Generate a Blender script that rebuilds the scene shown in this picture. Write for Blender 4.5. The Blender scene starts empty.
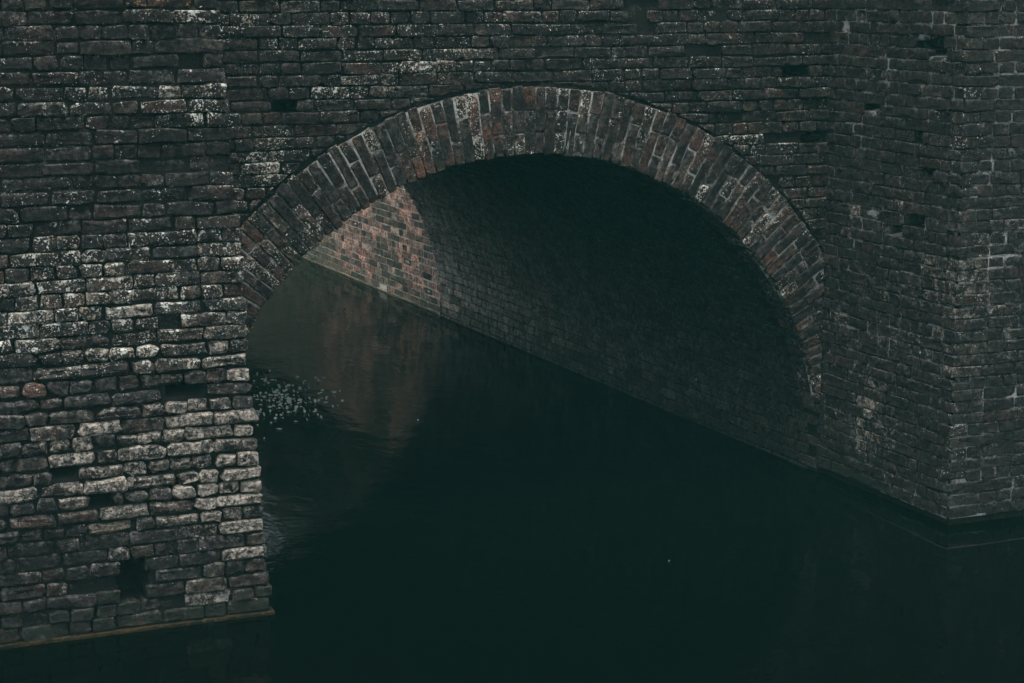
import bpy, math, random
from mathutils import Matrix, Vector, noise
random.seed(11)
S = bpy.context.scene
COL = S.collection
rnd = random.random
def ru(a, b): return a + (b - a) * random.random()

# ---------------------------------------------------------------- camera
# axes of the place seen from the camera (x right, y down, z forward): X along the bridge, Y along the canal, Z up
AX = Vector((0.91918046, -0.07064064, 0.38744958))
AY = Vector((-0.39383581, -0.16287989, 0.90463446))
AZ = Vector((-0.00079621, -0.98411384, -0.17753683))
F = 1980.0
HC = 2.72
cam = bpy.data.cameras.new('camera')
cam.lens = F / 1024 * 36; cam.sensor_width = 36; cam.clip_start = 0.05; cam.clip_end = 2000
camo = bpy.data.objects.new('camera', cam); COL.objects.link(camo)
right = Vector((AX[0], AY[0], AZ[0])); down = Vector((AX[1], AY[1], AZ[1])); fwd = Vector((AX[2], AY[2], AZ[2]))
m = Matrix.Identity(4)
for i in range(3):
    m[i][0] = right[i]; m[i][1] = -down[i]; m[i][2] = -fwd[i]
m[2][3] = HC
camo.matrix_world = m
S.camera = camo
def pix(p):
    q = Vector(p) - Vector((0, 0, HC)); z = q.dot(fwd)
    return (512 + F * q.dot(right) / z, 341.5 + F * q.dot(down) / z)
def ray(px, py): return right * (px - 512) + down * (py - 341.5) + fwd * F
def at_y(px, py, Y): r = ray(px, py); return Vector((0, 0, HC)) + r * (Y / r.y)
def at_w(px, py): r = ray(px, py); return Vector((0, 0, HC)) + r * (-HC / r.z)

# ---------------------------------------------------------------- sky, sun, exposure
SUN = Vector((-0.13, -0.20, 0.97)).normalized()          # towards the sun: high, veiled by cloud, a little left and in front of the bridge
elev = math.asin(SUN.z); azim = math.atan2(SUN.x, SUN.y)
w = bpy.data.worlds.new('World'); S.world = w; w.use_nodes = True
nt = w.node_tree; bg = nt.nodes['Background']
sky = nt.nodes.new('ShaderNodeTexSky'); sky.sky_type = 'NISHITA'; sky.sun_disc = False
sky.sun_elevation = elev; sky.sun_rotation = azim; sky.air_density = 1.0; sky.dust_density = 3.0; sky.ozone_density = 1.0
hs = nt.nodes.new('ShaderNodeHueSaturation'); hs.inputs['Saturation'].default_value = 0.30      # overcast: the grey of cloud
nt.links.new(sky.outputs[0], hs.inputs['Color']); nt.links.new(hs.outputs[0], bg.inputs[0]); bg.inputs[1].default_value = 0.15
sl = bpy.data.lights.new('sun', 'SUN'); sl.energy = 1.5; sl.angle = math.radians(22); sl.color = (1, 0.95, 0.88)
so = bpy.data.objects.new('sun', sl); COL.objects.link(so); so.rotation_euler = SUN.to_track_quat('Z', 'Y').to_euler()
so.location = (-5, -5, 20)
vs = S.view_settings
vs.view_transform = 'Standard'; vs.look = 'None'; vs.gamma = 1; vs.exposure = 0.92
S.cycles.use_denoising = True
S.cycles.max_bounces = 8

# ---------------------------------------------------------------- materials
class NT:
    def __init__(s, name):
        s.m = bpy.data.materials.new(name); s.m.use_nodes = True
        s.t = s.m.node_tree; s.b = s.t.nodes['Principled BSDF']
        g = s.t.nodes.new('ShaderNodeNewGeometry'); s.pos = g.outputs['Position']
    def set(s, sock, v):
        if isinstance(v, bpy.types.NodeSocket): s.t.links.new(v, sock)
        else: sock.default_value = v
    def noise(s, scale, detail=3, rough=.55, vec=None, stretch=None, off=0.0):
        n = s.t.nodes.new('ShaderNodeTexNoise'); n.inputs['Scale'].default_value = scale
        n.inputs['Detail'].default_value = detail; n.inputs['Roughness'].default_value = rough
        mp = s.t.nodes.new('ShaderNodeMapping'); mp.inputs['Location'].default_value = (off, off * 1.7, off * .6)
        if stretch: mp.inputs['Scale'].default_value = stretch
        s.t.links.new(vec or s.pos, mp.inputs[0]); s.t.links.new(mp.outputs[0], n.inputs['Vector'])
        return n.outputs['Fac']
    def math(s, op, a, b=0.0, c=0.0, clamp=False):
        n = s.t.nodes.new('ShaderNodeMath'); n.operation = op; n.use_clamp = clamp
        s.set(n.inputs[0], a); s.set(n.inputs[1], b); s.set(n.inputs[2], c); return n.outputs[0]
    def step(s, v, lo, hi):
        n = s.t.nodes.new('ShaderNodeMapRange'); n.interpolation_type = 'SMOOTHSTEP'
        s.set(n.inputs[0], v); s.set(n.inputs[1], lo); s.set(n.inputs[2], hi); return n.outputs[0]
    def mix(s, f, a, b, blend='MIX'):
        n = s.t.nodes.new('ShaderNodeMix'); n.data_type = 'RGBA'; n.blend_type = blend
        s.set(n.inputs[0], f); s.set(n.inputs[6], a if isinstance(a, bpy.types.NodeSocket) else (*a, 1)); s.set(n.inputs[7], b if isinstance(b, bpy.types.NodeSocket) else (*b, 1))
        return n.outputs[2]
    def attr(s, name):
        n = s.t.nodes.new('ShaderNodeAttribute'); n.attribute_name = name
        sp = s.t.nodes.new('ShaderNodeSeparateColor'); s.t.links.new(n.outputs['Color'], sp.inputs[0])
        return sp.outputs[0], sp.outputs[1], sp.outputs[2], n.outputs['Alpha']
    def z(s):
        n = s.t.nodes.new('ShaderNodeSeparateXYZ'); s.t.links.new(s.pos, n.inputs[0]); return n.outputs[2]
    def bump(s, h, strength, dist):
        n = s.t.nodes.new('ShaderNodeBump'); n.inputs['Strength'].default_value = strength; n.inputs['Distance'].default_value = dist
        s.t.links.new(h, n.inputs['Height']); s.t.links.new(n.outputs[0], s.b.inputs['Normal'])
    def out(s, col, rough=.9, spec=.25):
        s.set(s.b.inputs['Base Color'], col if isinstance(col, bpy.types.NodeSocket) else (*col, 1)); s.set(s.b.inputs['Roughness'], rough); s.b.inputs['Specular IOR Level'].default_value = spec
        return s.m

def smear(n):
    """old lime wash and run-off that lies over bricks and joints alike"""
    a = n.noise(5.0, 5, .72, stretch=(1, 1, 2.2), off=21); b = n.noise(70, 3, .6, off=22)
    return n.step(n.math('ADD', a, n.math('MULTIPLY', n.math('SUBTRACT', b, .5), .45)), .60, .74)
def brick_material(name='weathered_brick', base=(.029, .027, .025), red=(.115, .046, .029), soot=.92, algc=(.011, .017, .011)):
    n = NT(name)
    tone, hue, lime, r = n.attr('bk')          # lightness, redness, lime bloom, random
    lich, orange, algae, edge = n.attr('bl')   # white lichen, orange lichen, green algae, towards the arris
    c = n.mix(hue, base, red)
    c2 = n.mix(n.step(r, .80, .86), c, (.08, .063, .047))
    big = n.noise(7, 5, .65); fine = n.noise(100, 6, .8); mid = n.noise(26, 5, .68, off=3)
    c3 = n.mix(n.math('MULTIPLY', n.step(big, .43, .58), soot), c2, (.008, .009, .009))       # soot
    k = n.math('ADD', n.math('MULTIPLY', n.math('MULTIPLY', n.step(fine, .36, .66), n.step(mid, .30, .62)), 2.3), n.math('MULTIPLY', n.step(mid, .38, .64), .35))
    k = n.math('MULTIPLY', n.math('ADD', k, .12), n.math('MULTIPLY_ADD', tone, 1.45, .13))
    vk = n.t.nodes.new('ShaderNodeVectorMath'); vk.operation = 'SCALE'; n.t.links.new(c3, vk.inputs[0]); n.t.links.new(k, vk.inputs['Scale'])
    c4 = vk.outputs[0]
    # pale worn arrises
    em = n.math('MULTIPLY', n.math('MULTIPLY', edge, n.step(n.noise(38, 4, .7, off=31), .46, .66)), n.math('MULTIPLY_ADD', lime, .6, .29))
    c4 = n.mix(em, c4, (.30, .285, .26))
    # lime bloom, ragged
    lm = n.math('ADD', n.math('MULTIPLY', lime, .72), n.math('MULTIPLY', edge, .10))
    lm = n.math('ADD', lm, n.math('MULTIPLY', n.math('SUBTRACT', mid, .5), 1.7))
    lm = n.math('ADD', lm, n.math('MULTIPLY', n.math('SUBTRACT', fine, .5), 1.9))
    lmask = n.math('MULTIPLY', n.step(lm, .53, .76), .92)
    c5 = n.mix(lmask, c4, n.mix(n.step(n.noise(50, 4, .7, off=9), .4, .6), (.095, .08, .064), (.46, .41, .345)))
    c5 = n.mix(n.math('MULTIPLY', smear(n), n.math('MULTIPLY_ADD', lime, .8, .12)), c5, (.34, .33, .30))
    # lichen specks of two sizes in clusters
    sp = n.math('MAXIMUM', n.noise(120, 2, .5, off=5), n.math('MULTIPLY', n.noise(55, 3, .6, off=6), 1.0)); cl = n.noise(9, 4, .7, off=7)
    lk = n.math('ADD', n.math('MULTIPLY', lich, .17), n.math('MULTIPLY', n.math('SUBTRACT', cl, .5), .46))
    lk = n.math('ADD', lk, n.math('MULTIPLY', edge, .085))
    spk = n.step(n.math('ADD', sp, lk), .785, .845)
    c6 = n.mix(n.math('MULTIPLY', spk, .92), c5, n.mix(n.step(n.noise(30, 3, off=41), .42, .6), (.66, .66, .59), (.30, .26, .19)))
    so_ = n.step(n.math('ADD', n.noise(50, 4, .7, off=13), n.math('MULTIPLY', orange, .24)), .76, .86)
    c7 = n.mix(n.math('MULTIPLY', so_, .85), c6, (.30, .16, .06))
    al = n.step(n.math('ADD', n.noise(22, 4, off=17), n.math('MULTIPLY', algae, .5)), .62, .95)
    c8 = n.mix(n.math('MULTIPLY', al, .8), c7, algc)
    h = n.math('ADD', n.math('MULTIPLY', mid, 1.0), n.math('MULTIPLY', fine, .6))
    n.bump(h, 1.0, .012)
    return n.out(c8, n.math('MULTIPLY_ADD', mid, -.25, .95), .3)

def mortar_material(name, dark, pale, lo, hi, wash=.6):
    n = NT(name)
    a = n.noise(14, 4, .6); f = n.noise(80, 4, .7); g = n.noise(4, 3, off=4)
    t = n.step(n.math('ADD', n.math('MULTIPLY', a, .6), n.math('ADD', n.math('MULTIPLY', f, .4), n.math('MULTIPLY', n.math('SUBTRACT', g, .5), .8))), lo, hi)
    c = n.mix(n.math('MULTIPLY', smear(n), wash), n.mix(t, dark, pale), pale)
    n.bump(n.math('ADD', f, a), .8, .008)
    return n.out(c, .95, .2)

M_BRICK = brick_material()
M_FARB = brick_material('daylit_red_brick', (.24, .175, .135), (.44, .21, .145), .25, (.07, .085, .05))  # far brick, with its pale mortar, lightened in colour to stand in for daylight
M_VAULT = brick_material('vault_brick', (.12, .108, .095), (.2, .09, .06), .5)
M_DARKM = mortar_material('sooty_mortar', (.010, .011, .010), (.14, .135, .12), .60, .88)
M_WINGM = mortar_material('grey_mortar', (.012, .013, .013), (.30, .30, .28), .47, .68, .2)
M_RINGM = mortar_material('lime_mortar', (.03, .028, .025), (.40, .385, .35), .42, .66)
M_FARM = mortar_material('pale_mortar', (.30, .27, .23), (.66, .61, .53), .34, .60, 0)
def ledge_material(name, a, b, c):
    n = NT(name); x = n.noise(16, 4, .65); y = n.noise(55, 4, .6, off=2)
    col = n.mix(n.step(x, .42, .62), a, b); col = n.mix(n.step(y, .55, .68), col, c)
    n.bump(n.math('ADD', x, y), .8, .012); return n.out(col, .9, .12)
M_LEDGE = ledge_material('ochre_algae_footing', (.032, .022, .011), (.012, .012, .008), (.06, .042, .02))
M_SILT = ledge_material('dark_silt', (.006, .005, .003), (.003, .003, .002), (.012, .009, .005))
M_LEDGE2 = ledge_material('yellow_algae_footing', (.075, .062, .03), (.022, .024, .014), (.17, .14, .08))
M_LEDGE3 = ledge_material('dark_wet_footing', (.008, .01, .008), (.014, .018, .01), (.024, .026, .016))

def water_material():
    n = NT('murky_canal_water')
    b = n.b
    r1 = n.noise(5.0, 3, .5, stretch=(1.0, .55, 1)); r2 = n.noise(17, 3, .55, stretch=(1, .6, 1), off=5); big = n.noise(.8, 2, off=8)
    h = n.math('ADD', r1, n.math('MULTIPLY', n.math('MULTIPLY', r2, .45), n.step(big, .4, .65)))
    n.bump(h, .20, .02)
    b.inputs['Specular Tint'].default_value = (.72, 1, .84, 1); n.out((.0008, .0016, .0012), .07, .5); b.inputs['IOR'].default_value = 1.11
    return n.m
M_WATER = water_material()
def ground_material():
    n = NT('rough_grass'); a = n.noise(3, 5, .6); f = n.noise(40, 4, .7)
    c = n.mix(a, (.035, .05, .018), (.075, .085, .035)); c = n.mix(n.math('MULTIPLY', f, .5), c, (.03, .035, .02))
    n.bump(f, 1, .05); return n.out(c, .9, .2)
M_GROUND = ground_material()

# ---------------------------------------------------------------- mesh helpers
def link(o, parent=None):
    COL.objects.link(o)
    if parent is not None: o.parent = parent
    return o
def mesh_obj(name, verts, faces, mat, parent=None, smooth=True, a1=None, a2=None):
    me = bpy.data.meshes.new(name); me.from_pydata(verts, [], faces); me.materials.append(mat)
    if a1 is not None:
        at = me.attributes.new('bk', 'FLOAT_COLOR', 'POINT'); at.data.foreach_set('color', [x for t in a1 for x in t])
        at = me.attributes.new('bl', 'FLOAT_COLOR', 'POINT'); at.data.foreach_set('color', [x for t in a2 for x in t])
    if smooth: me.polygons.foreach_set('use_smooth', [True] * len(me.polygons))
    me.update()
    return link(bpy.data.objects.new(name, me), parent)
def tag(o, label=None, cat=None, kind=None, group=None):
    if label: o['label'] = label
    if cat: o['category'] = cat
    if kind: o['kind'] = kind
    if group: o['group'] = group
    return o
def thing(name, label, cat, loc, **k):
    o = bpy.data.objects.new(name, None); o.empty_display_size = .2; o.location = loc; link(o)
    return tag(o, label, cat, **k)

def clip_poly(poly, nx, ny, d):
    """keep the side nx*x+ny*y >= d"""
    out = []
    for i in range(len(poly)):
        a, b = poly[i], poly[(i + 1) % len(poly)]
        da, db = nx * a[0] + ny * a[1] - d, nx * b[0] + ny * b[1] - d
        if da >= 0: out.append(a)
        if (da >= 0) != (db >= 0):
            t = da / (da - db); out.append((a[0] + t * (b[0] - a[0]), a[1] + t * (b[1] - a[1])))
    return out
def area(poly): return .5 * sum(a[0] * b[1] - b[0] * a[1] for a, b in zip(poly, poly[1:] + poly[:1]))

class Brick:
    __slots__ = ('v', 'f', 'a1', 'a2', 'c', 'px', 'name', 'sm')
def make_brick(poly, mp, at, depth=.1, proud=0.0, cham=.008, jit=.003, tilt=.045, rot=.014, worn=1.0, smooth=False):
    """one worn brick: a polygon of the wall face (u,v) pushed out through mp(u,v,d), d positive out of the wall"""
    us = [p[0] for p in poly]; vs_ = [p[1] for p in poly]
    cu, cv = (min(us) + max(us)) / 2, (min(vs_) + max(vs_)) / 2
    hu, hv = max(.008, (max(us) - min(us)) / 2), max(.008, (max(vs_) - min(vs_)) / 2)
    cham *= ru(.6, 1.7)
    ang = random.gauss(0, rot); ca, sa = math.cos(ang), math.sin(ang)
    pts = []
    n = len(poly)
    for i in range(n):
        p, a, b = poly[i], poly[i - 1], poly[(i + 1) % n]
        la = math.dist(p, a); lb = math.dist(p, b)
        if la < .012 or lb < .012: pts.append(p); continue
        ch = 2.2 if rnd() < .10 else 1.0
        ra = min(la * .4, ru(.004, .013) * worn * ch); rb = min(lb * .4, ru(.004, .013) * worn * ch)
        pts.append((p[0] + (a[0] - p[0]) * ra / la, p[1] + (a[1] - p[1]) * ra / la))
        pts.append((p[0] + (b[0] - p[0]) * rb / lb, p[1] + (b[1] - p[1]) * rb / lb))
        if lb > .085: pts.append(((p[0] + b[0]) / 2 + ru(-.02, .02) * (abs(b[0] - p[0]) > abs(b[1] - p[1])), (p[1] + b[1]) / 2 + ru(-.02, .02) * (abs(b[0] - p[0]) < abs(b[1] - p[1]))))
    q = []
    for (u, v) in pts:
        u += random.gauss(0, jit) * worn; v += random.gauss(0, jit) * worn
        du, dv = u - cu, v - cv
        q.append((cu + du * ca - dv * sa, cv + du * sa + dv * ca))
    tu, tv = random.gauss(0, tilt), random.gauss(0, tilt)
    N = len(q); V = []; E = []
    def put(u, v, d, e): V.append(mp(u, v, d)); E.append(e)
    top = [max(0, (v - cv) / hv) for (u, v) in q]
    for (u, v) in q: put(u, v, -depth, .3)
    for (u, v), t in zip(q, top): put(u, v, proud - cham * ru(.7, 1.5) * worn + tu * (u - cu) + tv * (v - cv), .65 + .35 * t)
    for (u, v), t in zip(q, top):
        i = cham * ru(.7, 1.4)
        u2 = cu + (u - cu) * max(.3, (hu - i) / hu); v2 = cv + (v - cv) * max(.3, (hv - i) / hv)
        put(u2, v2, proud + random.gauss(0, .0016) * worn + tu * (u2 - cu) + tv * (v2 - cv), .35 + .35 * t)
    put(cu + ru(-.2, .2) * hu, cv + ru(-.2, .2) * hv, proud + random.gauss(0, .002), 0)
    o = Vector(mp(cu, cv, 0)); e = 1e-3
    flip = (Vector(mp(cu + e, cv, 0)) - o).cross(Vector(mp(cu, cv + e, 0)) - o).dot(Vector(mp(cu, cv, e)) - o) < 0
    Fc = []
    for i in range(N):
        j = (i + 1) % N
        Fc += [(i, j, N + j, N + i), (N + i, N + j, 2 * N + j, 2 * N + i), (2 * N + i, 2 * N + j, 3 * N)]
    Fc.append(tuple(reversed(range(N))))
    if flip: Fc = [tuple(reversed(f)) for f in Fc]
    b = Brick(); b.v = V; b.f = Fc; b.c = o; b.name = 'brick'; b.sm = smooth
    tone, hue, lime, r, lich, orange, algae = at
    b.a1 = [(tone, hue, lime, r)] * len(V); b.a2 = [(lich, orange, algae, x) for x in E]
    ps = [pix(p) for p in (mp(us_, v_, proud) for us_, v_ in poly)]
    inside = any(-6 < x < 1030 and -6 < y < 689 for x, y in ps)
    ar = abs(area(ps)); b.px = ar if inside else 0
    return b
def build_bricks(bricks, part, limit, stuff_name, mat=None):
    """the ones that show largest are pieces of their own, the rest one joined part"""
    mat = mat or M_BRICK
    bricks = sorted(bricks, key=lambda b: -b.px)
    single = [b for b in bricks[:limit] if b.px > 25]
    rest = bricks[len(single):]
    base = part
    for b in single:
        o = b.c
        mesh_obj(b.name, [(v[0] - o[0], v[1] - o[1], v[2] - o[2]) for v in b.v], b.f, mat, None, b.sm, b.a1, b.a2)
        ob = COL.objects[-1]; ob.parent = base
        ob.location = Vector(o) - origin(base)
    if rest:
        V = []; Fc = []; A1 = []; A2 = []; SM = []
        for b in rest:
            SM += [b.sm] * len(b.f)
            k = len(V); V += [tuple(Vector(v) - origin(base)) for v in b.v]; Fc += [tuple(i + k for i in f) for f in b.f]; A1 += b.a1; A2 += b.a2
        ob = tag(mesh_obj(stuff_name, V, Fc, mat, base, False, A1, A2), kind='stuff'); ob.data.polygons.foreach_set('use_smooth', SM)
    return len(single), len(rest)
def origin(o):
    v = Vector((0, 0, 0))
    while o is not None: v += Vector(o.location); o = o.parent
    return v
def part_mesh(name, V, Fc, mat, parent, smooth=True):
    og = origin(parent) if parent else Vector()
    return mesh_obj(name, [tuple(Vector(v) - og) for v in V], Fc, mat, parent, smooth)
def grid(us, vf, mp, dfun):
    """grid patch: us = list of u, vf(u) = list of v of equal length, mp maps, dfun(u,v) recess"""
    V = []; Fc = []
    for u in us:
        vv = vf(u)
        for v in vv: V.append(mp(u, v, dfun(u, v)))
    n = len(vv)
    for i in range(len(us) - 1):
        for j in range(n - 1):
            Fc.append((i * n + j, (i + 1) * n + j, (i + 1) * n + j + 1, i * n + j + 1))
    u, v = us[0], vf(us[0])[0]; e = 1e-3; o = Vector(mp(u, v, 0))
    if (Vector(mp(u + e, v, 0)) - o).cross(Vector(mp(u, v + e, 0)) - o).dot(Vector(mp(u, v, e)) - o) < 0: Fc = [tuple(reversed(f)) for f in Fc]
    return V, Fc
def frange(a, b, s):
    n = max(1, round((b - a) / s)); return [a + (b - a) * i / n for i in range(n + 1)]
def join(*ms):
    V = []; Fc = []
    for v, f in ms: k = len(V); V += v; Fc += [tuple(i + k for i in x) for x in f]
    return V, Fc
def box(x0, x1, y0, y1, z0, z1):
    V = [(x, y, z) for z in (z0, z1) for y in (y0, y1) for x in (x0, x1)]
    return V, [(0, 2, 3, 1), (4, 5, 7, 6), (0, 1, 5, 4), (2, 6, 7, 3), (0, 4, 6, 2), (1, 3, 7, 5)]
def n3(x, y, z): return noise.noise(Vector((x, y, z)))

# ---------------------------------------------------------------- measures of the place (metres)
YP = 8.08        # front of the two piers
YS = 9.30        # face of the arch wall
YB = 15.25       # back of the bridge
XW = 5.865       # canal side of the right pier, the vault's springing and the far wall
CX, CZ, RI, RO = 4.08, .08, 1.79, 2.135
ZT = 3.5         # top of the walls
CH = .0605       # course
def xr(z): return 2.318 - .064 * z      # battered right side of the left pier
JU, JV = .009, .010

# ---------------------------------------------------------------- wear of each brick
def blob(px, py, x, y, rx, ry): return math.exp(-(((px - x) / rx) ** 2 + ((py - y) / ry) ** 2))
LICH = [(195, 88, 34, 12, .8), (130, 92, 70, 16, .5), (190, 115, 40, 12, .8), (50, 110, 50, 30, .3), (70, 195, 60, 14, .45), (90, 275, 90, 45, .85), (60, 310, 80, 40, .8),
        (205, 285, 55, 50, .75), (230, 240, 30, 20, .5), (70, 345, 110, 40, .8), (200, 350, 70, 30, .6), (180, 15, 60, 10, .7), (30, 60, 60, 40, .3), (330, 90, 40, 15, .7), (420, 70, 60, 18, .9), (350, 30, 120, 20, .45),
        (620, 70, 25, 12, .6), (640, 25, 150, 22, .3), (265, 160, 40, 40, .5), (740, 145, 40, 20, .5), (960, 90, 20, 50, .45), (965, 150, 30, 25, .4), (985, 280, 60, 50, .3), (945, 430, 25, 60, .4)]
LIME = [(100, 440, 150, 60, .62), (220, 430, 60, 90, .66), (230, 340, 50, 40, .45), (150, 500, 130, 40, .5), (245, 510, 40, 50, .55), (60, 320, 100, 40, .38), (200, 90, 40, 15, .35), (225, 590, 60, 30, .3),
        (430, 70, 60, 12, .5), (385, 95, 30, 12, .45), (850, 205, 12, 30, .5), (880, 195, 50, 40, .2), (868, 410, 16, 40, .8), (905, 340, 30, 50, .25), (880, 440, 40, 40, .3), (1000, 240, 40, 60, .25), (955, 285, 30, 25, .6), (960, 360, 14, 40, .6), (850, 345, 40, 60, .25), (780, 190, 40, 30, .3), (900, 270, 40, 60, .2), (985, 320, 40, 60, .25)]
ORNG = [(175, 8, 35, 10, 1.0), (130, 5, 40, 12, .8), (120, 40, 60, 8, .6), (100, 85, 40, 16, .5), (85, 285, 25, 14, .8), (40, 120, 60, 20, .3), (400, 115, 12, 14, .7), (515, 95, 50, 12, .35), (700, 130, 60, 40, .3), (960, 170, 40, 60, .3)]
def wear(wall, p):
    px, py = pix(p)
    s = lambda L: sum(a * blob(px, py, x, y, rx, ry) for x, y, rx, ry, a in L)
    lich = 1.1 * s(LICH) * ru(.4, 1.3) + .12 * rnd(); lime = s(LIME) * ru(.55, 1.25); orng = s(ORNG)
    tone = min(1, max(0, random.gauss(.42, .2))); hue = max(0, random.gauss(.12, .16)); alg = .12
    z = p[2]
    if wall == 'left':
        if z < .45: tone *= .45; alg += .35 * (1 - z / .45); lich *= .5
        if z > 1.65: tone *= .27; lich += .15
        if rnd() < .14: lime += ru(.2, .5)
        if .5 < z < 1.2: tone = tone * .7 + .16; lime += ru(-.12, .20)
        hue += .12 if rnd() < .12 else 0
    elif wall == 'wall':
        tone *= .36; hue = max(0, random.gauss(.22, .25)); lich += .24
        if rnd() < .12: lime += ru(.2, .5)
    elif wall == 'ring':
        hue = max(0, random.gauss(.38, .26)); tone = min(1, max(0, random.gauss(.27, .2))); lime = .26 * rnd() + .3 * (rnd() < .12); lich = .6 * rnd() + .5 * (rnd() < .15)
    elif wall == 'right':
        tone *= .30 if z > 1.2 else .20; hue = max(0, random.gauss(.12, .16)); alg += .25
        if rnd() < .08: lime += ru(.2, .45)
        + (.5 * max(0, 1 - z / .5)); lich += .02
    elif wall == 'far':
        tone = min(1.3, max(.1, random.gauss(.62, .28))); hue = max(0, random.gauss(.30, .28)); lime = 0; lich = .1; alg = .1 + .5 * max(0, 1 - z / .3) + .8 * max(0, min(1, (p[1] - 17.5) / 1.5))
        if abs(px - 382 - (py - 200) * .12) < 11 and rnd() < .7: tone *= .3; hue *= .3; alg += .4
    elif wall == 'vault':
        tone = min(1, max(-.08, random.gauss(-.05, .04) + .26 * max(0, 1 - z / 1.0))); hue = max(0, random.gauss(.08, .1)); lime = .04 * rnd() + .30 * max(0, 1 - z / .7) * rnd(); lich = .06; alg = .12 + .3 * rnd() * max(0, 1 - z / .4); orng = 0; e = max(0, min(1, (p[1] - 10.0) / 5.2)) ** 1.3 * max(0, 1 - z / 1.7); tone += 2.0 * e; lime += .55 * e * rnd(); alg *= 1 - .6 * e  # daylight from the far end painted into tone and lime, strongest low down
    if z < ru(.05, .19) and wall != 'far': tone *= .45; lime *= .5; lich *= .3; alg += ru(.05, .32)        # wet band at the waterline
    return (tone, min(1, hue), min(1, lime), rnd(), min(1, lich), min(1, orng), min(1, alg))

def course_wobble(k, u, seed): return .006 * n3(u * 1.3, k * .35, seed) + .0025 * n3(u * 5, k * 1.1, seed + 7)
def lay(wall, mp, u_start, u_end, z0, z1, seed, start=None, direction=1, holes=(), keep=None, proud=lambda u, v: 0, depth=.1, h=CH, worn=1.0, lens=(.197, .097), jit=.0032, flat=1.0):
    """courses of brick from u_start(z) towards u_end(z)"""
    out = []; k = 0; z = z0
    while z < z1:
        hh = h * ru(.96, 1.04); zc = z + hh / 2
        a, bnd = u_start(zc), u_end(zc)
        u = a + (start(k) if start else 0) * direction
        long_row = k % 2 == 0; first = True
        while (bnd - u) * direction > .02:
            L = lens[0] if (rnd() < (.74 if long_row else .22)) else lens[1]
            if first:
                L = (lens[0] if k % 2 == 0 else lens[1]) ; first = False
            L *= ru(.93, 1.07)
            if (bnd - (u + L * direction)) * direction < .05: L = abs(bnd - u)
            ja = ru(.25, 1.7) * JU
            ua, ub = sorted((u, u + (L - ja) * direction))
            um = (ua + ub) / 2
            dz = course_wobble(k, um, seed)
            jv = JV * ru(.55, 1.35) * (1.15 if wall == 'left' and .45 < zc < 1.3 else .7)
            za, zb = z + dz + jv / 2, z + hh + dz - jv / 2 + ru(-.002, .002)
            poly = [(ua, za), (ub, za), (ub, zb), (ua, zb)]
            u += L * direction
            skip = False
            for x, y, rx, ry in holes:
                if abs(zc - y) < ry and ua < x + rx and ub > x - rx:
                    if um < x: ub = x - rx
                    else: ua = x + rx
                    if ub - ua < .035: skip = True
                    poly = [(ua, za), (ub, za), (ub, zb), (ua, zb)]
            if skip:
                if ry < CH: out.append(make_brick([(um - .07, za), (um + .05, za), (um + .06, zb - .012), (um - .05, zb - .005)], mp, wear(wall, mp(um, zc, 0)), depth=.1, proud=-.05, worn=1.6))
                continue
            if keep:
                poly = keep(poly)
                if len(poly) < 3 or area(poly) < .0004: continue
            pr = proud(um, zc) + random.gauss(0, .0055) * flat
            pr = max(pr, -.006)
            if flat > .5 and rnd() < .05 * flat: pr -= ru(.008, .022)
            out.append(make_brick(poly, mp, wear(wall, mp(um, zc, 0)), depth=depth, proud=pr, worn=worn * (1.0 if wall == 'left' and .45 < zc < 1.3 else .75), cham=(.007 if wall == 'left' and .45 < zc < 1.3 else .005) * (.3 + .7 * flat), jit=jit * (.4 + .6 * flat), tilt=.045 * flat, smooth=False))
        z += hh; k += 1
    return out
def core_recess(holes, base=.016, amp=.006, seed=0, vary=1.3):
    def f(u, v):
        d = -base * min(1.3, max(.55, .85 + vary * n3(u * 1.7, v * 2.3, seed + 40))) + amp * n3(u * 9, v * 9, seed) + amp * .6 * n3(u * 31, v * 31, seed)
        for x, y, rx, ry in holes:
            if abs(u - x) < rx and abs(v - y) < ry: d = -.15 + .03 * n3(u * 20, v * 20, 3)
        return d
    return f
def holes_y(L, Y):
    r = []
    for px, py, wx, wy in L:
        p = at_y(px, py, Y); q = at_y(px + wx / 2, py, Y); t = at_y(px, py + wy / 2, Y)
        r.append((p.x, p.z, abs(q.x - p.x), max(CH * .52, abs(t.z - p.z))))
    return r

# ================================================================ the setting
W = mesh_obj('water', [(-120, -60, 0), (120, -60, 0), (120, 150, 0), (-120, 150, 0)], [(0, 1, 2, 3)], M_WATER, None, False)
tag(W, kind='structure')
# grassy banks beyond the bridge, and the canal bed's far ground
def bank(name, x0, x1, y0, y1, z):
    xs, ys = frange(x0, x1, 2.0), frange(y0, y1, 2.0)
    V, Fc = grid(xs, lambda u: ys, lambda u, v, d: (u, v, z + d), lambda u, v: .25 * n3(u * .2, v * .2, 5) + .08 * n3(u, v, 9))
    return tag(mesh_obj(name, V, Fc, M_GROUND), kind='structure')
bank('bank', XW + .35, 90, YB + .2, 120, 1.30)

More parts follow.
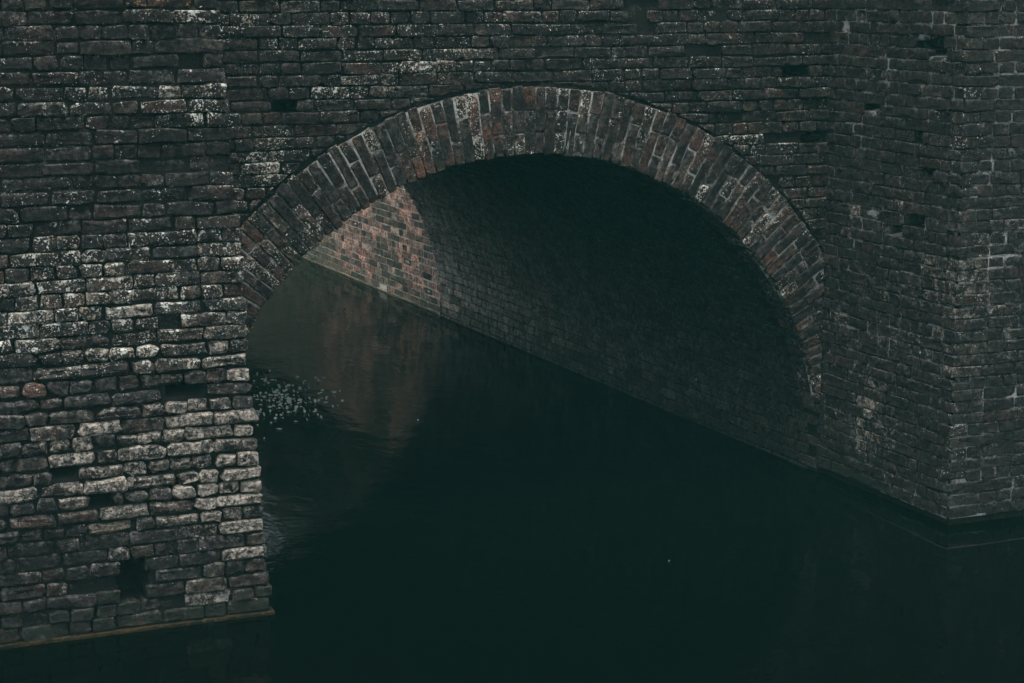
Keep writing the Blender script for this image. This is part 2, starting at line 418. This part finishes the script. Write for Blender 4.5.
# ================================================================ left pier
pierL = thing('brick_pier', 'dark weathered brick pier with white lichen specks, left of the arch', 'pier', (1.2, YP, 0))
HL = holes_y([(185, 387, 36, 9), (64, 471, 26, 9), (102, 497, 26, 10), (133, 581, 27, 42)], YP)
mpLF = lambda u, v, d: (u, YP - d, v)
mpLS = lambda u, v, d: (xr(v) + d, u, v)
XL0 = -1.5
V, Fc = join(grid(frange(XL0, .9, .06) + frange(.92, 2.30, .02), lambda u: frange(-.4, ZT, .02), lambda u, v, d: (min(u, xr(v) - .016) if u > 2.29 else u * 1.0 if u < xr(v) - .016 else xr(v) - .016, YP - d, v), core_recess(HL, .021, .004, 1)),
             grid(frange(YP + .016, YS + .3, .05), lambda u: frange(-.4, ZT, .05), mpLS, core_recess([], .016, .005, 2)),
             ([(XL0, YP + .02, ZT), (xr(ZT) - .02, YP + .02, ZT), (xr(ZT) - .02, YS + .3, ZT), (XL0, YS + .3, ZT), (XL0, YP + .02, -.4), (XL0, YS + .3, -.4)], [(0, 1, 2, 3), (0, 3, 5, 4)]))
coreL = part_mesh('mortar_core', V, Fc, M_DARKM, pierL)
def proudL(u, z): return .006 * n3(u * 3, z * 3, 4) + (.006 if .5 < z < 1.25 else 0)
def edgeL(z): return xr(z) + .006 * n3(0, z * 9, 3) + random.gauss(0, .006)
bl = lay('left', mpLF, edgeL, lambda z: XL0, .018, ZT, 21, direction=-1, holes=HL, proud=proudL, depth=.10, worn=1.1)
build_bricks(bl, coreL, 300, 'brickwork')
bs = lay('left', mpLS, lambda z: YP + .11, lambda z: YS + .0, .065, ZT, 22, direction=1)
build_bricks(bs, coreL, 0, 'side_brickwork')
V, Fc = grid(frange(XL0, 2.325, .03), lambda u: [-.3, .0, .008, .016, .02], lambda u, v, d: (u, YP - .004 + (0 if v < .018 else .06) - (0.0) - d, v + .008 * n3(u * 4, 0, 0) * (v > .01)), lambda u, v: .008 * n3(u * 12, v * 20, 6))
part_mesh('footing', V, Fc, M_LEDGE, pierL)

# ================================================================ bridge: arch wall, ring and vault
bridge = thing('arch_bridge', 'old brick bridge with a round arch over dark water', 'bridge', (CX, YS, 0))
HS = holes_y([(796, 72, 26, 8), (815, 138, 24, 8), (285, 108, 26, 8)], YS)
mpS = lambda u, v, d: (u, YS - d, v)
def zlow(u):
    dx = abs(u - CX); return CZ + math.sqrt(max(0, (RO - .06) ** 2 - dx * dx)) if dx < RO - .06 else -.4
XS0, XS1 = 1.9, 6.2
V, Fc = grid(frange(XS0, XS1, .02), lambda u: [zlow(u) + (ZT - zlow(u)) * j / 110 for j in range(111)], mpS, core_recess(HS, .019, .004, 8))
wallp = part_mesh('spandrel_wall', V, Fc, M_DARKM, bridge)
def keepS(poly):
    c = (sum(p[0] for p in poly) / len(poly), sum(p[1] for p in poly) / len(poly))
    dx, dz = c[0] - CX, c[1] - CZ; L = math.hypot(dx, dz) or 1
    lim = RO + .008 + .010 * n3(dx * 2, dz * 2, 12)
    return clip_poly(poly, dx / L, dz / L, (CX * dx + CZ * dz) / L + lim)
def proudS(u, z): return .007 * n3(u * 2.2, z * 2.2, 14)
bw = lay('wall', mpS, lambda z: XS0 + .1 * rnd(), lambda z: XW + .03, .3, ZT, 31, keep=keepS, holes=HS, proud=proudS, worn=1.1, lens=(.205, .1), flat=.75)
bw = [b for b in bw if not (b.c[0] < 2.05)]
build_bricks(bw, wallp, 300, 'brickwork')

# ring of the arch
mpR = lambda t, rr, d: (CX + rr * math.cos(t / 1.96), YS - .010 - d, CZ + rr * math.sin(t / 1.96))
ths = frange(.2, math.pi + .02, .02)
V, Fc = grid([t * 1.96 for t in ths], lambda u: [RI - .004, RI + .02] + frange(RI + .05, RO - .012, .04), lambda t, rr, d: mpR(t, min(rr, max(RI - .01, (XW - .006 - CX) / max(.05, math.cos(t / 1.96)))) if math.cos(t / 1.96) > .3 else rr, d), lambda u, v: (-.05 if v < RI else -.006) + .002 * n3(u * 20, v * 20, 15))
ringp = part_mesh('arch_ring', V, Fc, M_RINGM, bridge)
NS = 103; pitch = math.pi * 1.96 / NS
br = []
for i in range(NS):
    t0 = i * pitch; t1 = t0 + pitch
    if mpR(t0, RI, 0)[0] > XW + .02: continue
    j = ru(.005, .010)
    a, b = t0 + j / 2 + random.gauss(0, .0015), t1 - j / 2 + random.gauss(0, .0015)
    k = rnd()
    cuts = [RI - .004 + random.gauss(0, .004)]
    if i % 2 == 0: cuts += [RI + .112] if k < .75 else [RI + .112, RI + .225]
    else: cuts += [RI + .222] if k < .8 else [RI + .16]
    cuts += [RO + random.gauss(0, .006)]
    for r0, r1 in zip(cuts[:-1], cuts[1:]):
        r1 -= ru(.005, .012)
        poly = [(a, r0), (b, r0), (b, r1), (a, r1)]
        cth = math.cos((a + b) / 2 / 1.96)
        if cth > .3:                                   # cut by the right pier
            r1 = min(r1, (XW - .008 - CX) / cth)
            if r1 - r0 < .010: continue
            poly = [(a, r0), (b, r0), (b, r1), (a, r1)]
        lim = XW - .002
        tm, rm = (a + b) / 2, (r0 + r1) / 2
        th = tm / 1.96
        if mpR(tm, rm, 0)[0] > lim: 
            continue
        pr = max(-.003, random.gauss(0, .0022))
        b_ = make_brick(poly, mpR, wear('ring', mpR(tm, rm, 0)), depth=.12 if r0 > RI + .05 else .2, proud=pr, cham=.0045, tilt=.014, rot=.008, worn=.75)
        br.append(b_)
build_bricks(br, ringp, 300, 'ring_brickwork')

# vault
mpV = lambda s, y, d: (CX + (RI - d) * math.cos(s / RI), y, CZ + (RI - d) * math.sin(s / RI))
V, Fc = grid(frange(-.3 * RI, (math.pi + .3) * RI, .06), lambda u: frange(YS + .02, YB, .15), mpV, lambda u, v: -.012 + .004 * n3(u * 6, v * 6, 18))
def vclose(u): pass
V2 = []; 
vaultp = part_mesh('vault', V, Fc, M_DARKM, bridge)
bv = []
NV = 90; pv = math.pi * RI / NV
for i in range(-2, NV + 2):
    y = (YS + .03 if i * pv / RI < .3 else YS + .215) + (0 if i % 2 else .11)
    while y < YB:
        L = ru(.19, .215) if rnd() < .85 else ru(.09, .11)
        y1 = min(YB, y + L)
        if YB - y1 < .05: y1 = YB
        if y1 - y > .02:
            p = [(i * pv + ru(.003, .006), y), (i * pv + pv - ru(.003, .006), y), (i * pv + pv - ru(.003, .006), y1 - ru(.007, .012)), (i * pv + ru(.003, .006), y1 - ru(.007, .012))]
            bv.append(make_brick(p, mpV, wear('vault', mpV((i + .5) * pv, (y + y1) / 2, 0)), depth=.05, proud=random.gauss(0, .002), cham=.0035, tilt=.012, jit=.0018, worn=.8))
        y = y1
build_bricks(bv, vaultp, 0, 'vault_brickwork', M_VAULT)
# back face, deck and the solid body behind the faces
V, Fc = grid(frange(-2.0, CX - RI - .012, .1) + [CX - RI - .011] + [CX + (RI + .010) * math.sin(q * math.pi / 60) for q in range(-30, 31)] + [CX + RI + .011] + frange(CX + RI + .012, 9.5, .1), lambda u: [(CZ + math.sqrt(max(0, (RI + .01) ** 2 - (u - CX) ** 2)) if abs(u - CX) < RI + .0101 else -.4) + (ZT - (CZ + math.sqrt(max(0, (RI + .01) ** 2 - (u - CX) ** 2)) if abs(u - CX) < RI + .0101 else -.4)) * j / 10 for j in range(11)], lambda u, v, d: (u, YB + d, v), lambda u, v: .004 * n3(u * 7, v * 7, 2))
part_mesh('back_wall', V, Fc, M_DARKM, bridge)
V, Fc = join(box(-2.0, 9.5, YS + .1, YB - .01, ZT - .02, ZT + .25), box(-2, XS0 + .05, YS + .05, YS + .3, -.4, ZT), box(XS1, 9.5, YS + .05, YS + .3, -.4, ZT), box(XW + .1, 9.4, YS + .32, YB - .03, -.4, ZT - .03), box(-1.9, CX - RI - .1, YS + .32, YB - .03, -.4, ZT - .03))
part_mesh('deck', V, Fc, M_DARKM, bridge, False)

# ================================================================ right pier
pierR = thing('brick_pier', 'dark brick pier with a sharp front corner, right of the arch', 'pier', (XW, YP, 0))
HR_ = []
mpRF = lambda u, v, d: (u, YP - d, v)
mpRW = lambda u, v, d: (XW - d, u, v)
XR1 = 7.4
def hole_w(px, py, wx, wy):
    r = ray(px, py); t = XW / r.x; y, z = r.y * t, HC + r.z * t; r2 = ray(px + wx / 2, py); y2 = r2.y * XW / r2.x
    return (y, z, abs(y2 - y), max(CH * .52, wy / 2 / 215))
HW = [hole_w(*a) for a in ((935, 38, 12, 8), (922, 47, 14, 9), (938, 50, 18, 8), (918, 135, 10, 9), (872, 105, 16, 8), (927, 170, 12, 9), (897, 232, 12, 8), (915, 222, 14, 8))]
V, Fc = join(box(XW + .13, XR1 - .01, YP + .13, YS + .3, -.4, ZT - .01), grid(frange(XW + .016, XR1, .025), lambda u: frange(.04, ZT, .025), mpRF, core_recess([], .008, .0018, 23, .3)),
             grid(frange(YP + .016, YS + .05, .02), lambda u: frange(.04, ZT, .02), mpRW, core_recess(HW, .008, .0018, 24, .3)),
             ([(XW, YP, ZT), (XR1, YP, ZT), (XR1, YS + .3, ZT), (XW, YS + .3, ZT), (XR1, YP, -.4), (XR1, YS + .3, -.4)], [(0, 1, 2, 3), (1, 4, 5, 2)]))
coreR = part_mesh('mortar_core', V, Fc, M_WINGM, pierR)
def cornerR(z): return .006 * n3(3, z * 7, 5)
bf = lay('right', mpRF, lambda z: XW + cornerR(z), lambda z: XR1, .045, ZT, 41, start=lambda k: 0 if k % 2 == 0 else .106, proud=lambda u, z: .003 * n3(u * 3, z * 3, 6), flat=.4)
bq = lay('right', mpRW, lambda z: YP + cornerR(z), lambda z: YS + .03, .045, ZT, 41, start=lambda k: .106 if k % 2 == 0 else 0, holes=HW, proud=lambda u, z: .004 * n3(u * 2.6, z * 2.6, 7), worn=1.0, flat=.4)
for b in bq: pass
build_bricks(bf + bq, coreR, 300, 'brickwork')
V, Fc = join(grid(frange(XW + .035, XR1, .04), lambda u: [-.3, 0, .03, .06, .09], lambda u, v, d: (u, YP + .035 - d, v), lambda u, v: .006 * n3(u * 12, v * 20, 6)),
             grid(frange(YP + .035, YS + .5, .04), lambda u: [-.3, 0, .03, .06, .09], lambda u, v, d: (XW + .035 - d, u, v), lambda u, v: .006 * n3(u * 12, v * 20, 6)))
part_mesh('footing', V, Fc, M_LEDGE3, pierR)

# silted edge of the footing just breaking the surface
def silt(path, wd):
    V = []; Fc = []
    for i, (x, y, nx, ny) in enumerate(path):
        a = wd * (.3 + 1.2 * abs(n3(x * 6, y * 6, 4))) * min(1, i / 16); o = .012 * n3(x * 4, y * 4, 8)
        for k, zz in ((-1, -.02), (-.5, .002 + .002 * n3(x * 9, y * 9, 1)), (.5, .003), (1, -.02)): V.append((x + nx * (o + a * k), y + ny * (o + a * k), zz))
    for i in range(len(path) - 1):
        for k in range(3): Fc.append((i * 4 + k, i * 4 + k + 1, i * 4 + 5 + k, i * 4 + 4 + k))
    return V, Fc
c0, c1 = at_w(945, 549), at_w(858, 507)
pa = [(c1.x + (c0.x - c1.x) * q / 24, c1.y + (c0.y - c1.y) * q / 24, -1, 0) for q in range(24)] + [(c0.x, c0.y, -.7, -.7)] + [(c0.x + q * .05, c0.y, 0, -1) for q in range(1, 30)]
V, Fc = silt(pa, .016)
part_mesh('sunken_footing', V, Fc, M_SILT, pierR)

# ================================================================ far canal wall, in daylight beyond the tunnel
far = thing('canal_wall', 'sunlit reddish brick canal wall with pale joints seen through the arch', 'wall', (XW, YB, 0), kind='thing')
mpF = lambda u, v, d: (XW - d, u, v)
YF1 = 27.0; ZF = 1.40
V, Fc = join(grid(frange(YB - .02, YF1, .08), lambda u: frange(-.4, ZF, .08), mpF, lambda u, v: -.0045 + .002 * n3(u * 9, v * 9, 3)),
             ([(XW, YB, ZF), (XW, YF1, ZF), (XW + .5, YF1, ZF), (XW + .5, YB, ZF)], [(0, 1, 2, 3)]))
coreF = part_mesh('mortar_core', V, Fc, M_FARM, far)
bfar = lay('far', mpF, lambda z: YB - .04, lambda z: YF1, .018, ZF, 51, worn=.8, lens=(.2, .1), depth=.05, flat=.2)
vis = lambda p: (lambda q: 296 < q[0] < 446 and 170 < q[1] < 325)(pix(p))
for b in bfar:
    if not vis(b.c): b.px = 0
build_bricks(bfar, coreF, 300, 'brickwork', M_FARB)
V, Fc = grid(frange(YB, YF1, .05), lambda u: [-.3, 0, .005, .010, .014, .016], lambda u, v, d: (XW - .012 + (0 if v < .012 else .01 if v < .015 else .08) - d, u, v), lambda u, v: .010 * n3(u * 5, v * 20, 6) + .006 * n3(u * 19, 0, 2) - .004)
part_mesh('footing', V, Fc, M_LEDGE2, far)

# ================================================================ hedge behind the far wall (seen mirrored in the water)
def foliage_material():
    n = NT('hedge_leaves'); a = n.noise(2.5, 4); f = n.noise(25, 2)
    c = n.mix(a, (.022, .032, .018), (.055, .065, .035)); c = n.mix(n.math('MULTIPLY', f, .6), c, (.035, .04, .026))
    return n.out(c, .6, .3)
def bark_material():
    n = NT('bark'); f = n.noise(20, 4); return n.out(n.mix(f, (.05, .04, .03), (.12, .10, .08)), .9, .2)
M_FOL = foliage_material(); M_BARK = bark_material()
hedge = thing('hedge', 'tall green hedge behind the far canal wall, mirrored in the water', 'hedge', (8.2, 24, 1.3))
V = []; Fc = []
clumps = []
for i in range(230):
    y = ru(16.5, 38); clumps.append((ru(6.8, 9.2) if y < 27.5 else ru(6.2, 8.8), y, ru(1.9 if y < 27.5 else .3, 3.95) + .4 * n3(y * .3, 0, 0), ru(.5, .95)))
for (x, y, z, r) in clumps:
    for k in range(150):
        d = Vector((random.gauss(0, 1), random.gauss(0, 1), random.gauss(0, 1))).normalized() * r * ru(.55, 1.05)
        c = Vector((x, y, z)) + d; a = Vector((random.gauss(0, 1), random.gauss(0, 1), random.gauss(0, 1))).normalized(); b = a.orthogonal().normalized()
        l, wd = ru(.14, .26), ru(.06, .11); k0 = len(V)
        V += [tuple(c - a * l), tuple(c + b * wd), tuple(c + a * l), tuple(c - b * wd)]; Fc.append((k0, k0 + 1, k0 + 2, k0 + 3))
tag(part_mesh('foliage', V, Fc, M_FOL, hedge, False), kind='stuff')
for i in range(9):
    y = 17.5 + i * 2.3 + ru(-.5, .5); x = ru(7.9, 8.8); Vt = []; Ft = []
    for j in range(7):
        zz = 1.0 + j * .55; rr = .13 * (1 - j / 8.5); ox, oy = .12 * n3(i, j * .4, 0), .12 * n3(i, j * .4, 5)
        Vt += [(x + ox + rr * math.cos(q * math.pi / 3), y + oy + rr * math.sin(q * math.pi / 3), zz) for q in range(6)]
    for j in range(6):
        for q in range(6): Ft.append((j * 6 + q, j * 6 + (q + 1) % 6, j * 6 + 6 + (q + 1) % 6, j * 6 + 6 + q))
    part_mesh('stem', Vt, Ft, M_BARK, hedge)

# ================================================================ floating leaves
def leaf_material():
    n = NT('pale_leaf'); a = n.noise(30, 3)
    return n.out(n.mix(a, (.75, .78, .7), (.9, .92, .86)), .5, .4)
M_LEAF = leaf_material()
def dull_leaf():
    n = NT('dull_leaf'); return n.out(n.mix(n.noise(60, 3), (.10, .10, .07), (.2, .2, .15)), .6, .3)
M_LEAF2 = dull_leaf()
def leaf_shape(L, Wd):
    P = [(-1, 0), (-.6, .7), (0, 1), (.6, .65), (1, 0), (.5, -.7), (-.1, -.95), (-.7, -.6)]
    return [(x * L / 2 * ru(.8, 1.15), y * Wd / 2 * ru(.75, 1.2)) for x, y in P]
def leaf_geo(c, L, Wd, a):
    P = leaf_shape(L, Wd); ca, sa = math.cos(a), math.sin(a)
    k = math.tan(ru(.5, 1.15)); lo = min(y for x, y in P)                # curled up out of the water on one side
    V = [(c[0], c[1], .004 - lo * k + ru(0, .003))] + [(c[0] + x * ca - y * sa, c[1] + x * sa + y * ca, .003 + (y - lo) * k + ru(0, .004)) for x, y in P]
    V += [(v[0], v[1], v[2] - .002) for v in V[1:]]
    n = len(P); Fc = [(0, 1 + i, 1 + (i + 1) % n) for i in range(n)] + [(1 + i, 1 + n + i, 1 + n + (i + 1) % n, 1 + (i + 1) % n) for i in range(n)]
    return V, Fc
geo = []
for i in range(190):
    t = abs(random.gauss(0, .55)); 
    if t > 1.15: continue
    px = 256 + 74 * t + ru(-4, 4); py = 402 + random.gauss(0, 13 * (1 - .35 * t)) - 4 * t
    c = at_w(px, py)
    geo.append(leaf_geo(c, ru(.010, .034) * ru(.7, 1.2), ru(.006, .013), random.gauss(0.35, .7)))
V, Fc = join(*geo)
tag(mesh_obj('floating_leaves', V, Fc, M_LEAF, None, False), 'cluster of small pale leaves floating beside the left pier', 'leaves', 'stuff')
for (px, py, lab) in ((418, 421, 'lone pale leaf floating on dark water under the arch'), (669, 562, 'lone dull leaf floating on dark water in front of the arch')):
    c = at_w(px, py); V, Fc = leaf_geo((0, 0), .011, .007, ru(0, 6)); o = mesh_obj('floating_leaf', V, Fc, M_LEAF if px < 500 else M_LEAF2, None, False); o.location = (c.x, c.y, 0)
    tag(o, lab, 'leaf')

# ================================================================ haze
HZ = True  # teal volume added to lift the dark tones; stands for no real mist
if HZ:
    V, Fc = box(-125, 125, -65, 155, -1.5, 9.0)
    me = bpy.data.meshes.new('added_haze'); me.from_pydata(V, [], Fc)
    hm = bpy.data.materials.new('black_lift_volume'); hm.use_nodes = True
    for nd in list(hm.node_tree.nodes):
        if nd.type == 'BSDF_PRINCIPLED': hm.node_tree.nodes.remove(nd)
    pv_ = hm.node_tree.nodes.new('ShaderNodeVolumePrincipled'); pv_.inputs['Color'].default_value = (.22, .90, .82, 1); pv_.inputs['Density'].default_value = .0018
    hm.node_tree.links.new(pv_.outputs[0], hm.node_tree.nodes['Material Output'].inputs['Volume'])
    me.materials.append(hm); tag(link(bpy.data.objects.new('added_haze', me)), kind='stuff')
